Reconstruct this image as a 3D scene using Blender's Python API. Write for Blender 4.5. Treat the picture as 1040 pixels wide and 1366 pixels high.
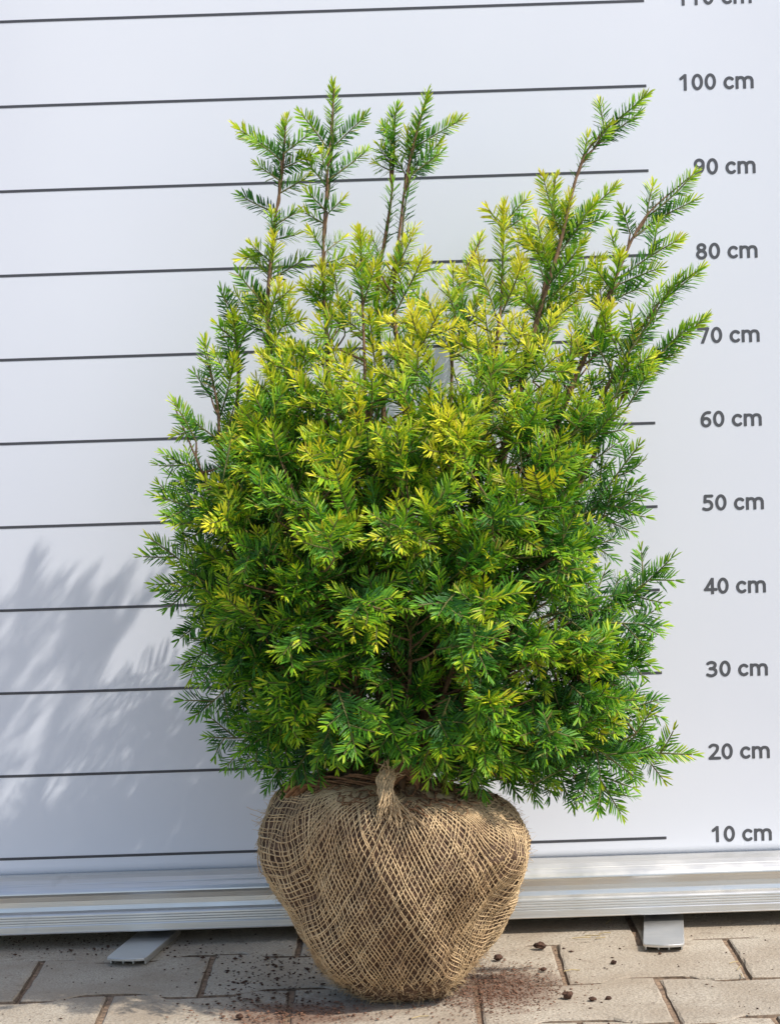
import bpy, math, random
import numpy as np
from mathutils import Matrix, Vector, noise as mnoise

RNG = np.random.default_rng(7)
random.seed(7)
scene = bpy.context.scene
for o in list(bpy.data.objects):
    bpy.data.objects.remove(o, do_unlink=True)
COL = scene.collection

# ------------------------------------------------------------------ camera
FPX = 3136.0                       # focal length in photo pixels (photo 1040 x 1366)
CAM = np.array([0.0, -2.811, 0.6374])
YAW, PITCH, ROLL = 0.0007, 0.0475, -0.0323
_f = np.array([math.sin(YAW)*math.cos(PITCH), math.cos(YAW)*math.cos(PITCH), -math.sin(PITCH)])
_r = np.array([math.cos(YAW), -math.sin(YAW), 0.0]); _u = np.cross(_r, _f)
CR = math.cos(ROLL)*_r + math.sin(ROLL)*_u
CU = -math.sin(ROLL)*_r + math.cos(ROLL)*_u
CF = _f
cd = bpy.data.cameras.new('camera'); cam = bpy.data.objects.new('camera', cd); COL.objects.link(cam)
cd.sensor_fit = 'VERTICAL'; cd.sensor_height = 24.0; cd.lens = 24.0*FPX/1366.0
cd.clip_start = 0.05; cd.clip_end = 500
cam.matrix_world = Matrix(((CR[0], CU[0], -CF[0], CAM[0]), (CR[1], CU[1], -CF[1], CAM[1]),
                           (CR[2], CU[2], -CF[2], CAM[2]), (0, 0, 0, 1)))
scene.camera = cam

# ------------------------------------------------------------------ light
SUN = Vector((1.95, -1.0, 2.68)).normalized()          # direction towards the sun
SUN_EL = math.asin(SUN.z)
world = bpy.data.worlds.new('World'); scene.world = world; world.use_nodes = True
wn = world.node_tree; wn.nodes.clear()
wo = wn.nodes.new('ShaderNodeOutputWorld'); bg = wn.nodes.new('ShaderNodeBackground')
sky = wn.nodes.new('ShaderNodeTexSky'); sky.sky_type = 'NISHITA'; sky.sun_disc = False
sky.sun_elevation = SUN_EL; sky.sun_rotation = math.atan2(SUN.x, SUN.y)
sky.air_density = 1.0; sky.dust_density = 1.7; sky.ozone_density = 1.0
bg.inputs['Strength'].default_value = 0.15
wn.links.new(sky.outputs[0], bg.inputs[0]); wn.links.new(bg.outputs[0], wo.inputs[0])
sd = bpy.data.lights.new('sun', 'SUN'); sd.energy = 2.95; sd.angle = math.radians(0.55); sd.color = (1.0, 0.96, 0.90)
sun = bpy.data.objects.new('sun', sd); COL.objects.link(sun)
sun.location = SUN*6; sun.rotation_euler = SUN.to_track_quat('Z', 'Y').to_euler()
scene.view_settings.view_transform = 'Standard'; scene.view_settings.look = 'None'
scene.view_settings.exposure = 0.52; scene.view_settings.gamma = 1.0
scene.view_settings.use_curve_mapping = False

# ------------------------------------------------------------------ helpers
def ray(px, py):
    return CF + CR*(px-520.0)/FPX - CU*(py-683.0)/FPX
def P(px, py, Y):                   # photo pixel -> point at depth plane Y
    d = ray(px, py); return CAM + d*((Y-CAM[1])/d[1])
def G(px, py):                      # photo pixel -> point on the ground
    d = ray(px, py); return CAM + d*(-CAM[2]/d[2])
def nrm(v):
    v = np.asarray(v, float); return v/(np.linalg.norm(v, axis=-1, keepdims=True)+1e-12)
def lin_(c):
    return tuple(((x/255)/12.92 if x/255 <= .04045 else ((x/255+.055)/1.055)**2.4) for x in c)

def mesh_obj(name, verts, faces, mats, parent=None, cols=None, mi=None, smooth=False):
    me = bpy.data.meshes.new(name)
    if isinstance(faces, np.ndarray):
        V = np.asarray(verts, np.float32); n = faces.shape[1]
        me.vertices.add(len(V)); me.vertices.foreach_set('co', V.ravel())
        me.loops.add(faces.size); me.loops.foreach_set('vertex_index', faces.astype(np.int32).ravel())
        me.polygons.add(len(faces)); me.polygons.foreach_set('loop_start', np.arange(0, faces.size, n, dtype=np.int32))
        me.update(calc_edges=True)
    else:
        me.from_pydata([tuple(v) for v in verts], [], faces); me.update()
    for m in (mats if isinstance(mats, (list, tuple)) else [mats]): me.materials.append(m)
    if mi is not None: me.polygons.foreach_set('material_index', np.asarray(mi, np.int32))
    if smooth: me.polygons.foreach_set('use_smooth', np.ones(len(me.polygons), bool))
    if cols is not None:
        a = me.color_attributes.new('Col', 'FLOAT_COLOR', 'POINT')
        c = np.ones((len(me.vertices), 4), np.float32); c[:, :3] = cols; a.data.foreach_set('color', c.ravel())
    o = bpy.data.objects.new(name, me); COL.objects.link(o)
    if parent is not None: o.parent = parent
    return o
def tag(o, label=None, cat=None, group=None, kind=None):
    for k, v in (('label', label), ('category', cat), ('group', group), ('kind', kind)):
        if v: o[k] = v
    return o
def empty(name, loc):
    o = bpy.data.objects.new(name, None); COL.objects.link(o); o.location = loc; o.empty_display_size = .05; return o

class Buf:
    """collects tubes and boxes"""
    def __init__(s): s.v = []; s.f = []; s.n = 0
    def add(s, V, F):
        s.v.append(np.asarray(V, float)); s.f.append(np.asarray(F, int)+s.n); s.n += len(V)
    def tube(s, pts, rad, k=5, flat=1.0):
        pts = np.asarray(pts, float); m = len(pts); rad = np.broadcast_to(np.asarray(rad, float), (m,))
        T = nrm(np.gradient(pts, axis=0)); ref = np.array([.31, .22, .93]); ref = ref if abs(T[0]@ref) < .9 else np.array([1., 0, 0])
        A = nrm(np.cross(T, ref)); B = np.cross(T, A)
        an = np.arange(k)*2*math.pi/k
        V = (pts[:, None, :] + rad[:, None, None]*(np.cos(an)[None, :, None]*A[:, None, :] + flat*np.sin(an)[None, :, None]*B[:, None, :])).reshape(-1, 3)
        i = np.arange(m-1)[:, None]*k; j = np.arange(k)[None, :]; j2 = (j+1) % k
        F = np.stack([i+j, i+j2, i+k+j2, i+k+j], -1).reshape(-1, 4)
        s.add(V, F)
    def arrays(s): return np.concatenate(s.v), np.concatenate(s.f)
def curve(ctrl, n):
    """Catmull-Rom through control points"""
    c = np.asarray(ctrl, float); c = np.vstack([2*c[0]-c[1], c, 2*c[-1]-c[-2]])
    out = []; m = len(c)-3
    for t in np.linspace(0, m-1e-6, n):
        i = int(t); u = t-i; a, b, d, e = c[i:i+4]
        out.append(.5*((2*b)+(-a+d)*u+(2*a-5*b+4*d-e)*u*u+(-a+3*b-3*d+e)*u**3))
    return np.array(out)

# ------------------------------------------------------------------ materials
def newmat(name):
    m = bpy.data.materials.new(name); m.use_nodes = True; nt = m.node_tree
    return m, nt, nt.nodes['Principled BSDF']
def N(nt, kind, **kw):
    n = nt.nodes.new(kind)
    for k, v in kw.items():
        if hasattr(n, k): setattr(n, k, v)
        else: n.inputs[k.replace('_', ' ')].default_value = v
    return n
def ramp(nt, src, stops):
    r = nt.nodes.new('ShaderNodeValToRGB'); e = r.color_ramp.elements
    while len(e) < len(stops): e.new(.5)
    for i, (p, c) in enumerate(stops):
        e[i].position = p; e[i].color = (*c, 1) if len(c) == 3 else c
    nt.links.new(src, r.inputs[0]); return r
def mix(nt, fac, a, b, blend='MIX'):
    m = nt.nodes.new('ShaderNodeMix'); m.data_type = 'RGBA'; m.blend_type = blend
    for s, x in ((m.inputs[0], fac), (m.inputs[6], a), (m.inputs[7], b)):
        if hasattr(x, 'is_output'): nt.links.new(x, s)
        else: s.default_value = x if not isinstance(x, tuple) else (*x[:3], 1)
    return m.outputs[2]
def bump(nt, h, strength, dist, bsdf):
    b = nt.nodes.new('ShaderNodeBump'); b.inputs['Strength'].default_value = strength; b.inputs['Distance'].default_value = dist
    nt.links.new(h, b.inputs['Height']); nt.links.new(b.outputs[0], bsdf.inputs['Normal'])
def coords(nt): return nt.nodes.new('ShaderNodeNewGeometry').outputs['Position']

def mat_paver():
    m, nt, b = newmat('concrete_paver'); L = nt.links; pos = coords(nt)
    n1 = N(nt, 'ShaderNodeTexNoise', Scale=420.0, Detail=3.0); n2 = N(nt, 'ShaderNodeTexNoise', Scale=9.0, Detail=5.0)
    n3 = N(nt, 'ShaderNodeTexVoronoi', Scale=210.0); n4 = N(nt, 'ShaderNodeTexNoise', Scale=60.0, Detail=4.0)
    for n in (n1, n2, n3, n4): L.new(pos, n.inputs['Vector'])
    oi = nt.nodes.new('ShaderNodeObjectInfo')
    base = ramp(nt, oi.outputs['Random'], [(0, (.31, .255, .18)), (.5, (.36, .30, .22)), (1, (.41, .335, .235))])
    c = mix(nt, .62, base.outputs[0], ramp(nt, n1.outputs[0], [(.3, (.19, .15, .115)), (.5, (.45, .39, .305)), (.7, (.62, .545, .435))]).outputs[0])
    c = mix(nt, ramp(nt, n2.outputs[0], [(.36, (0, 0, 0)), (.64, (.75, .75, .75))]).outputs[0], c, (.30, .235, .165))
    c = mix(nt, ramp(nt, n4.outputs[0], [(.60, (0, 0, 0)), (.72, (.45, .45, .45))]).outputs[0], c, (.17, .125, .085))
    c = mix(nt, ramp(nt, n3.outputs['Distance'], [(.0, (.9, .9, .9)), (.24, (0, 0, 0))]).outputs[0], c, (.16, .13, .10))
    # reddish soil rubbed into the paving beside the root ball (a stain with its own outline)
    sx = nt.nodes.new('ShaderNodeSeparateXYZ'); L.new(pos, sx.inputs[0])
    def blob(cx, cy, rx, ry):
        v = N(nt, 'ShaderNodeVectorMath', operation='SUBTRACT'); L.new(pos, v.inputs[0]); v.inputs[1].default_value = (cx, cy, 0)
        v2 = N(nt, 'ShaderNodeVectorMath', operation='DIVIDE'); L.new(v.outputs[0], v2.inputs[0]); v2.inputs[1].default_value = (rx, ry, 1)
        ln = N(nt, 'ShaderNodeVectorMath', operation='LENGTH'); L.new(v2.outputs[0], ln.inputs[0])
        ad = N(nt, 'ShaderNodeMath', operation='ADD'); L.new(ln.outputs['Value'], ad.inputs[0])
        nn = N(nt, 'ShaderNodeTexNoise', Scale=38.0, Detail=6.0, Roughness=.7); L.new(pos, nn.inputs['Vector'])
        mu = N(nt, 'ShaderNodeMath', operation='MULTIPLY_ADD'); L.new(nn.outputs[0], mu.inputs[0]); mu.inputs[1].default_value = 1.8; mu.inputs[2].default_value = -.9
        L.new(mu.outputs[0], ad.inputs[1])
        return ramp(nt, ad.outputs[0], [(.45, (.85, .85, .85)), (1.0, (0, 0, 0))]).outputs[0]
    g1 = G(665, 1318); g2 = G(395, 1352)
    c = mix(nt, blob(g1[0], g1[1], .085, .11), c, (.17, .105, .07))
    c = mix(nt, blob(g2[0], g2[1], .10, .07), c, (.19, .11, .07))
    L.new(c, b.inputs['Base Color']); b.inputs['Roughness'].default_value = .88
    h = N(nt, 'ShaderNodeMath', operation='ADD'); L.new(n1.outputs[0], h.inputs[0]); L.new(n3.outputs['Distance'], h.inputs[1])
    bump(nt, h.outputs[0], .55, .0016, b); return m
def mat_simple(name, col, rough=.6, metal=0.0, noise_scale=None, amt=.3, bumpd=0.0, spec=None):
    m, nt, b = newmat(name); b.inputs['Roughness'].default_value = rough; b.inputs['Metallic'].default_value = metal
    b.inputs['Base Color'].default_value = (*col, 1)
    if spec is not None: b.inputs['Specular IOR Level'].default_value = spec
    if noise_scale:
        n = N(nt, 'ShaderNodeTexNoise', Scale=noise_scale, Detail=5.0, Roughness=.65); nt.links.new(coords(nt), n.inputs['Vector'])
        d = tuple(x*(1-amt) for x in col); u = tuple(min(1, x*(1+amt)) for x in col)
        nt.links.new(ramp(nt, n.outputs[0], [(.3, d), (.7, u)]).outputs[0], b.inputs['Base Color'])
        if bumpd: bump(nt, n.outputs[0], .6, bumpd, b)
    return m
def mat_needle():
    m, nt, b = newmat('yew_needle'); L = nt.links
    a = nt.nodes.new('ShaderNodeAttribute'); a.attribute_name = 'Col'
    b.inputs['Roughness'].default_value = .46; b.inputs['Specular IOR Level'].default_value = .32
    L.new(a.outputs['Color'], b.inputs['Base Color'])
    tr = nt.nodes.new('ShaderNodeBsdfTranslucent')
    c2 = mix(nt, 1.0, a.outputs['Color'], (1.0, 1.0, .45), 'MULTIPLY'); L.new(c2, tr.inputs[0])
    ms = nt.nodes.new('ShaderNodeMixShader'); ms.inputs[0].default_value = .32
    L.new(b.outputs[0], ms.inputs[1]); L.new(tr.outputs[0], ms.inputs[2])
    L.new(ms.outputs[0], nt.nodes['Material Output'].inputs['Surface']); return m
def mat_alu():
    m, nt, b = newmat('brushed_aluminium'); L = nt.links
    mp = N(nt, 'ShaderNodeMapping'); mp.inputs['Scale'].default_value = (3, 300, 300); L.new(coords(nt), mp.inputs[0])
    n = N(nt, 'ShaderNodeTexNoise', Scale=4.0, Detail=4.0); L.new(mp.outputs[0], n.inputs['Vector'])
    n2 = N(nt, 'ShaderNodeTexNoise', Scale=26.0, Detail=6.0); L.new(coords(nt), n2.inputs['Vector'])
    c = ramp(nt, n.outputs[0], [(.3, (.60, .585, .55)), (.7, (.72, .70, .66))]).outputs[0]
    c = mix(nt, ramp(nt, n2.outputs[0], [(.62, (0, 0, 0)), (.75, (.35, .35, .35))]).outputs[0], c, (.42, .40, .36))
    L.new(c, b.inputs['Base Color']); b.inputs['Metallic'].default_value = .85
    L.new(ramp(nt, n2.outputs[0], [(.3, (.30,)*3), (.7, (.46,)*3)]).outputs[0], b.inputs['Roughness'])
    bump(nt, n.outputs[0], .12, .0004, b); return m
def mat_banner():
    m, nt, b = newmat('banner_vinyl'); L = nt.links
    n = N(nt, 'ShaderNodeTexNoise', Scale=3.0, Detail=3.0); L.new(coords(nt), n.inputs['Vector'])
    L.new(ramp(nt, n.outputs[0], [(.35, (.745, .760, .805)), (.65, (.765, .780, .82))]).outputs[0], b.inputs['Base Color'])
    b.inputs['Roughness'].default_value = .5; b.inputs['Specular IOR Level'].default_value = .35
    w = N(nt, 'ShaderNodeTexNoise', Scale=900.0, Detail=1.0); L.new(coords(nt), w.inputs['Vector'])
    bump(nt, w.outputs[0], .12, .0003, b); return m
def mat_burlap():
    m, nt, b = newmat('jute_thread'); L = nt.links
    n = N(nt, 'ShaderNodeTexNoise', Scale=22.0, Detail=5.0); n2 = N(nt, 'ShaderNodeTexNoise', Scale=600.0, Detail=2.0)
    for q in (n, n2): L.new(coords(nt), q.inputs['Vector'])
    c = ramp(nt, n.outputs[0], [(.25, (.40, .25, .13)), (.5, (.66, .47, .25)), (.75, (.78, .58, .33))]).outputs[0]
    c = mix(nt, .45, c, ramp(nt, n2.outputs[0], [(.3, (.30, .19, .10)), (.7, (.74, .56, .35))]).outputs[0])
    L.new(c, b.inputs['Base Color']); b.inputs['Roughness'].default_value = .9; b.inputs['Specular IOR Level'].default_value = .15
    bump(nt, n2.outputs[0], .6, .0005, b); return m
M_PAV = mat_paver(); M_ALU = mat_alu(); M_BAN = mat_banner(); M_NEE = mat_needle(); M_JUTE = mat_burlap()
M_SAND = mat_simple('joint_sand', (.24, .16, .10), .95, 0, 160.0, .6, .002)
M_YARD = mat_simple('yard_concrete', (.37, .32, .255), .9, 0, 40.0, .2, .002)
M_JSIDE = mat_simple('dirty_paver_flank', (.15, .105, .068), .95, 0, 200.0, .6, .001)
M_SOIL = mat_simple('root_ball_soil', (.115, .070, .045), .95, 0, 110.0, .65, .002, .2)
M_CLOD = mat_simple('soil_crumb', (.075, .040, .026), .95, 0, 140.0, .6, .001, .2)
M_RED = mat_simple('reddish_soil_crumb', (.20, .105, .065), .95, 0, 140.0, .6, .001, .2)
M_INK = mat_simple('printed_grey_ink', (.062, .063, .072), .5)
M_INK2 = mat_simple('printed_label_ink', (.085, .087, .095), .5)
M_BARK = mat_simple('yew_bark', (.15, .085, .04), .85, 0, 120.0, .5, .001)
M_TWIG = mat_simple('green_twig', (.13, .125, .03), .7, 0, 90.0, .4)
M_STRAW = mat_simple('dry_straw', (.42, .32, .16), .8, 0, 90.0, .3)
M_BRN = mat_simple('weathered_jute_cloth', (.23, .125, .065), .95, 0, 180.0, .55, .001, .1)
M_KNOT = mat_simple('knotted_jute_cloth', (.52, .37, .21), .95, 0, 260.0, .5, .0015, .1)
M_BLK = mat_simple('black_plastic', (.02, .02, .02), .5)

# ------------------------------------------------------------------ ground and paving
gs = 40.0
def plane(name, a, b, c, d, z, m): return tag(mesh_obj(name, [(a, c, z), (b, c, z), (b, d, z), (a, d, z)], [(0, 1, 2, 3)], m), kind='structure')
plane('ground', -gs, gs, -gs, gs, -.03, M_YARD)
plane('joint_sand_bed', -1.80, 1.72, -2.25, .80, -.0042, M_SAND)
pave = empty('pavement', (0, 0, 0)); tag(pave, kind='structure')
PL, PW, WAVE = .1985, .1715, .0105
def paver_mesh(seed):
    rg = np.random.default_rng(seed); g = .0021
    hx = PL/2-g; hy = PW/2-.0021; w = WAVE
    edge = [(-hx, hy+w), (-.062, hy+w), (-.046, hy+w*.35), (-.036, hy-w*.7), (-.028, hy-w), (.028, hy-w), (.036, hy-w*.7), (.046, hy+w*.35), (.062, hy+w), (hx, hy+w)]
    pts = []
    def dens(a, b, n):
        return [(a[0]+(b[0]-a[0])*i/n, a[1]+(b[1]-a[1])*i/n) for i in range(n)]
    loop = edge + [(x, -y) for x, y in reversed(edge)]
    out = []
    for i in range(len(loop)):
        a, b = loop[i], loop[(i+1) % len(loop)]; d = math.dist(a, b)
        out += dens(a, b, max(1, int(d/.022)))
    out = np.array(out); n = len(out)
    rings = []
    for inset, z in ((0, -.045), (0, -.0042), (.0016, -.0014), (.0042, -.0003), (.010, 0.0)):
        q = out.copy(); c = np.sign(q)
        nx = np.maximum(np.abs(q[:, 0])-inset*1.0*(np.abs(q[:, 0]) > hx-.004), 0)*c[:, 0]
        ny = (np.abs(q[:, 1])-inset)*c[:, 1]
        jit = rg.normal(0, .0005, (n, 2)) if inset > 0 else 0
        zz = z + (rg.normal(0, .00035, n) if -.004 < z < 0 else 0)
        rings.append(np.column_stack([nx, ny, np.full(n, 0.0)+zz]) + (np.column_stack([jit, np.zeros(n)]) if inset > 0 else 0))
    V = np.vstack(rings); F = []
    for r in range(4):
        for i in range(n):
            j = (i+1) % n; F.append((r*n+i, (r+1)*n+i, (r+1)*n+j, r*n+j))
    F.append(tuple(range(5*n-1, 4*n-1, -1)))
    me = bpy.data.meshes.new('paver'); me.from_pydata([tuple(v) for v in V], [], F); me.update()
    me.materials.append(M_PAV); me.materials.append(M_JSIDE)
    me.polygons.foreach_set('material_index', np.array([1]*(2*n)+[0]*(2*n+1), np.int32)); return me
PM = [paver_mesh(s) for s in range(6)]
X0, Y0 = -.022, -.110
for rI in range(-5, 12):
    for cI in range(-8, 9):
        y = Y0 + PW*(.5-1-rI+0.0); x = X0 + PL*(cI+.5) + (PL/2 if rI % 2 else 0)
        o = bpy.data.objects.new('paver', PM[(rI*5+cI*3) % 6]); COL.objects.link(o); o.parent = pave
        o.location = (x, y, random.uniform(-.0012, .0006)); o.rotation_euler = (random.gauss(0, .003), random.gauss(0, .003), random.gauss(0, .004)+(math.pi if random.random() < .5 else 0))

# ------------------------------------------------------------------ roll-up banner
ban = empty('roll_up_banner', (0, 0, 0))
tag(ban, 'white roll-up banner printed with a centimetre height scale on an aluminium base', 'banner')
BX0, BX1, BZ1 = -.535, .535, 2.0
def sheet_y(x, z):
    y = .0012*math.sin(3.1*z+.4+1.3*x)+.0008*math.sin(9*z+2*x)
    e = max(0.0, x-.34); y -= .17*e*e*1.0
    e = max(0.0, -.36-x); y += .25*e*e
    return y*min(1.0, (z-.07)/.2)
nx, nz = 90, 120
sv = []; sf = []
for j in range(nz+1):
    z = .074 + (BZ1-.074)*j/nz
    for i in range(nx+1):
        x = BX0+(BX1-BX0)*i/nx; sv.append((x, sheet_y(x, z), z))
for j in range(nz):
    for i in range(nx):
        a = j*(nx+1)+i; sf.append((a, a+1, a+nx+2, a+nx+1))
sheet = mesh_obj('banner_sheet', sv, sf, M_BAN, ban, smooth=True)
md = sheet.modifiers.new('thickness', 'SOLIDIFY'); md.thickness = .0004; md.offset = -1
XE, XT = .3219, .4487             # right end of the lines, right edge of the labels
for k in range(1, 12):
    z = k/10; xs = np.linspace(BX0+.004, XE, 60); v = []; f = []
    for x in xs:
        y = sheet_y(x, z)-.0003; v += [(x, y, z-.00165), (x, y, z+.00165)]
    for i in range(len(xs)-1): f.append((2*i, 2*i+2, 2*i+3, 2*i+1))
    mesh_obj('height_line', v, f, M_INK, sheet)
def ell(cx, cy, rx, ry, a0=0, a1=360, n=26):
    t = np.radians(np.linspace(a0, a1, n)); return np.column_stack([cx+rx*np.cos(t), cy+ry*np.sin(t)])
def sm(p, n=24): return curve([(x, y, 0) for x, y in p], n)[:, :2]
GLY = {'0': (.572, [ell(.286, .357, .185, .297)]), '1': (.572, [np.array([(.32, -.1), (.32, .80)]), np.array([(.32, .665), (.13, .52)])]),
 '2': (.572, [sm([(.09, .575), (.18, .642), (.29, .652), (.41, .60), (.425, .48), (.36, .35), (.10, .075)]), np.array([(.08, .058), (.52, .058)])]),
 '3': (.572, [sm([(.09, .60), (.20, .65), (.31, .648), (.415, .58), (.40, .46), (.29, .385), (.19, .375)]), sm([(.19, .372), (.33, .36), (.44, .28), (.43, .14), (.31, .062), (.19, .056), (.07, .10)])]),
 '4': (.572, [np.array([(.385, -.1), (.385, .80)]), np.array([(.37, .66), (.08, .20)]), np.array([(.06, .20), (.545, .20)])]),
 '5': (.572, [np.array([(.46, .655), (.165, .655), (.145, .40)]), sm([(.145, .395), (.26, .425), (.38, .39), (.45, .27), (.42, .13), (.30, .06), (.19, .056), (.08, .095)])]),
 '6': (.572, [ell(.292, .225, .172, .168), sm([(.46, .648), (.34, .645), (.21, .57), (.13, .42), (.118, .25)])]),
 '7': (.572, [np.array([(.055, .655), (.475, .655), (.20, -.05)])]), '8': (.572, [ell(.286, .525, .150, .130), ell(.286, .212, .180, .158)]),
 '9': (.572, [ell(.280, .489, .172, .168), sm([(.112, .066), (.232, .069), (.362, .144), (.442, .294), (.454, .464)])]),
 ' ': (.26, []), 'c': (.49, [ell(.295, .272, .195, .216, 48, 312)]),
 'm': (.95, [np.array([(.14, -.1), (.14, .70)]), sm([(.14, .36), (.20, .455), (.30, .488), (.41, .455), (.455, .35)]), np.array([(.468, .36), (.468, -.1)]), sm([(.468, .36), (.53, .455), (.63, .488), (.75, .455), (.795, .35)]), np.array([(.803, .36), (.803, -.1)])])}
def label_mesh(txt, em):
    h = .067; st = .02; V = []; F = []; x0 = 0.0; tot = sum(GLY[c][0] for c in txt)-.085
    for ch in txt:
        adv, strokes = GLY[ch]
        if strokes:
            gx = np.arange(-.03, adv+.05, st); gy = np.arange(-.04, .76, st); X, Y = np.meshgrid(gx, gy, indexing='ij'); D = np.full(X.shape, 9.0)
            for p in strokes:
                for a, b in zip(p[:-1], p[1:]):
                    e = b-a; t = np.clip(((X-a[0])*e[0]+(Y-a[1])*e[1])/(e@e), 0, 1); D = np.minimum(D, np.hypot(X-a[0]-t*e[0], Y-a[1]-t*e[1]))
            D -= h; top = .545 if ch in 'cm' else .714
            D = np.maximum(D, np.maximum(-.008-Y, Y-top-.008)) if ch in '1247m' else D
            for i in range(len(gx)-1):
                for j in range(len(gy)-1):
                    q = [(i, j), (i+1, j), (i+1, j+1), (i, j+1)]; d = [D[a] for a in q]
                    if min(d) >= 0: continue
                    poly = []
                    for m_ in range(4):
                        a, b = q[m_], q[(m_+1) % 4]; da, db = d[m_], d[(m_+1) % 4]
                        if da < 0: poly.append((gx[a[0]], gy[a[1]]))
                        if (da < 0) != (db < 0):
                            t = da/(da-db); poly.append((gx[a[0]]+t*(gx[b[0]]-gx[a[0]]), gy[a[1]]+t*(gy[b[1]]-gy[a[1]])))
                    if len(poly) >= 3:
                        F.append(tuple(range(len(V), len(V)+len(poly)))); V += [((x0+x-tot)*em, y*em) for x, y in poly]
        x0 += adv
    return V, F
for k in range(1, 12):
    V2, F2 = label_mesh('%d cm' % (k*10), .0268); v = []
    for a, b in V2:
        x = XT+a; z = k/10-.0070+b; v.append((x, sheet_y(x, z)-.0003, z))
    o = mesh_obj('height_label', v, F2, M_INK2, sheet); o['label'] = 'grey printed height figure %d cm' % (k*10)
# cassette: extruded aluminium profile
prof = [(-.002, .074), (-.003, .0812), (-.012, .0822), (-.020, .0815), (-.0275, .0785), (-.0330, .0745), (-.0338, .0735), (-.0352, .0732), (-.0400, .0690), (-.0425, .0655), (-.0428, .0640), (-.0415, .0632), (-.0385, .0628), (-.0372, .0600), (-.0368, .0540), (-.0372, .0480), (-.0385, .0430), (-.0405, .0415), (-.0440, .0412), (-.0452, .0402)]
z = .0392
for q in range(4):
    prof += [(-.0458-.0003*q, z), (-.0460-.0003*q, z-.0016), (-.0454-.0003*q, z-.0019), (-.0454-.0003*q, z-.0024)]; z -= .0030
prof += [(-.0470, .0265), (-.0474, .0195), (-.0482, .0190), (-.0480, .0180), (-.0465, .0175), (.070, .0175), (.071, .004), (.077, .004), (.078, .02), (.076, .062), (.060, .076), (.03, .0825), (.004, .0815), (.003, .074)]  # unseen rear lip, added to block light entering under the cassette from behind
n = len(prof); v = []; f = []
for x in (BX0-.012, BX1+.012): v += [(x, a, b) for a, b in prof]
for i in range(n): j = (i+1) % n; f.append((i, n+i, n+j, j))
f += [tuple(range(n)), tuple(range(2*n-1, n-1, -1))]
cas = mesh_obj('cassette', v, f, M_ALU, ban)
for sx in (BX0-.012, BX1+.012):
    s = 1 if sx > 0 else -1; pv = [(sx+s*.0003, a*1.03, b if b < .05 else b+.001) for a, b in prof] + [(sx+s*.006, a*1.03, b if b < .05 else b+.001) for a, b in prof]
    mesh_obj('end_cap', pv, [(i, n+i, n+(i+1) % n, (i+1) % n) for i in range(n)]+[tuple(range(n)), tuple(range(2*n-1, n-1, -1))], M_BLK, cas)
# top rail
b_ = Buf(); b_.tube([(BX0-.005, .0, BZ1+.006), (BX1+.005, .0, BZ1+.006)], .009, 10); tv, tf = b_.arrays()
mesh_obj('top_rail', tv, tf, M_ALU, ban)
# swivel feet
def foot(p0, p1):
    """flat extruded foot with rounded front corners and ribs underneath; p0 pivot under the cassette, p1 front end"""
    p0 = np.array(p0); p1 = np.array(p1); L = np.linalg.norm(p1-p0); d = (p1-p0)/L; s = np.array([-d[1], d[0]]); w = .0235
    o = [(0, -w)] + [(L-.012, -w)]
    for a in np.linspace(0, 1, 9):      # shallow bowed end
        o.append((L-.012*(1-math.sin(math.pi*(.12+.76*a))**.6)*.9, -w*.93+2*w*.93*a))
    o += [(L-.012, w), (0, w)]
    o = np.array(o); m = len(o)
    def to3(q, z): return [(*(p0+d*a+s*b), z) for a, b in q]
    ins = o.copy(); ins[:, 1] *= .97; ins[:, 0] -= .0006
    V = to3(o, .0062) + to3(o, .0086) + to3(ins, .0092)
    F = [(i, (i+1) % m, m+(i+1) % m, m+i) for i in range(m)] + [(m+i, m+(i+1) % m, 2*m+(i+1) % m, 2*m+i) for i in range(m)]
    F += [tuple(range(2*m, 3*m)), tuple(range(m-1, -1, -1))]
    ob = mesh_obj('foot', V, F, M_ALU, ban)
    rv = []; rf = []
    for b0 in (-w+.003, -.006, .006, w-.003):
        k = len(rv); a0, a1 = .0, L-.014
        rv += to3([(a0, b0-.0009), (a1, b0-.0009), (a1, b0+.0009), (a0, b0+.0009)], .0002) + to3([(a0, b0-.0009), (a1, b0-.0009), (a1, b0+.0009), (a0, b0+.0009)], .0061)
        rf += [(k, k+1, k+5, k+4), (k+1, k+2, k+6, k+5), (k+2, k+3, k+7, k+6), (k+3, k, k+4, k+7), (k, k+3, k+2, k+1)]
    mesh_obj('rib', rv, rf, M_ALU, ob)
    c = Buf(); c.tube([(p0[0], p0[1], 0.0090), (p0[0], p0[1], .0173)], .018, 14); cv, cf = c.arrays(); mesh_obj('pivot', cv, cf, M_BLK, ob)
foot((.318, .018), (.2965, -.166)); foot((-.288, .018), (-.318, -.148))

# ------------------------------------------------------------------ yew shrub with burlap root ball
BASE = np.array([.0, -.29, .0])
yew = empty('yew_shrub', BASE)
tag(yew, 'bushy golden-green yew shrub with its root ball wrapped in jute netting', 'shrub')
def loc(V): return np.asarray(V)-BASE
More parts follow.
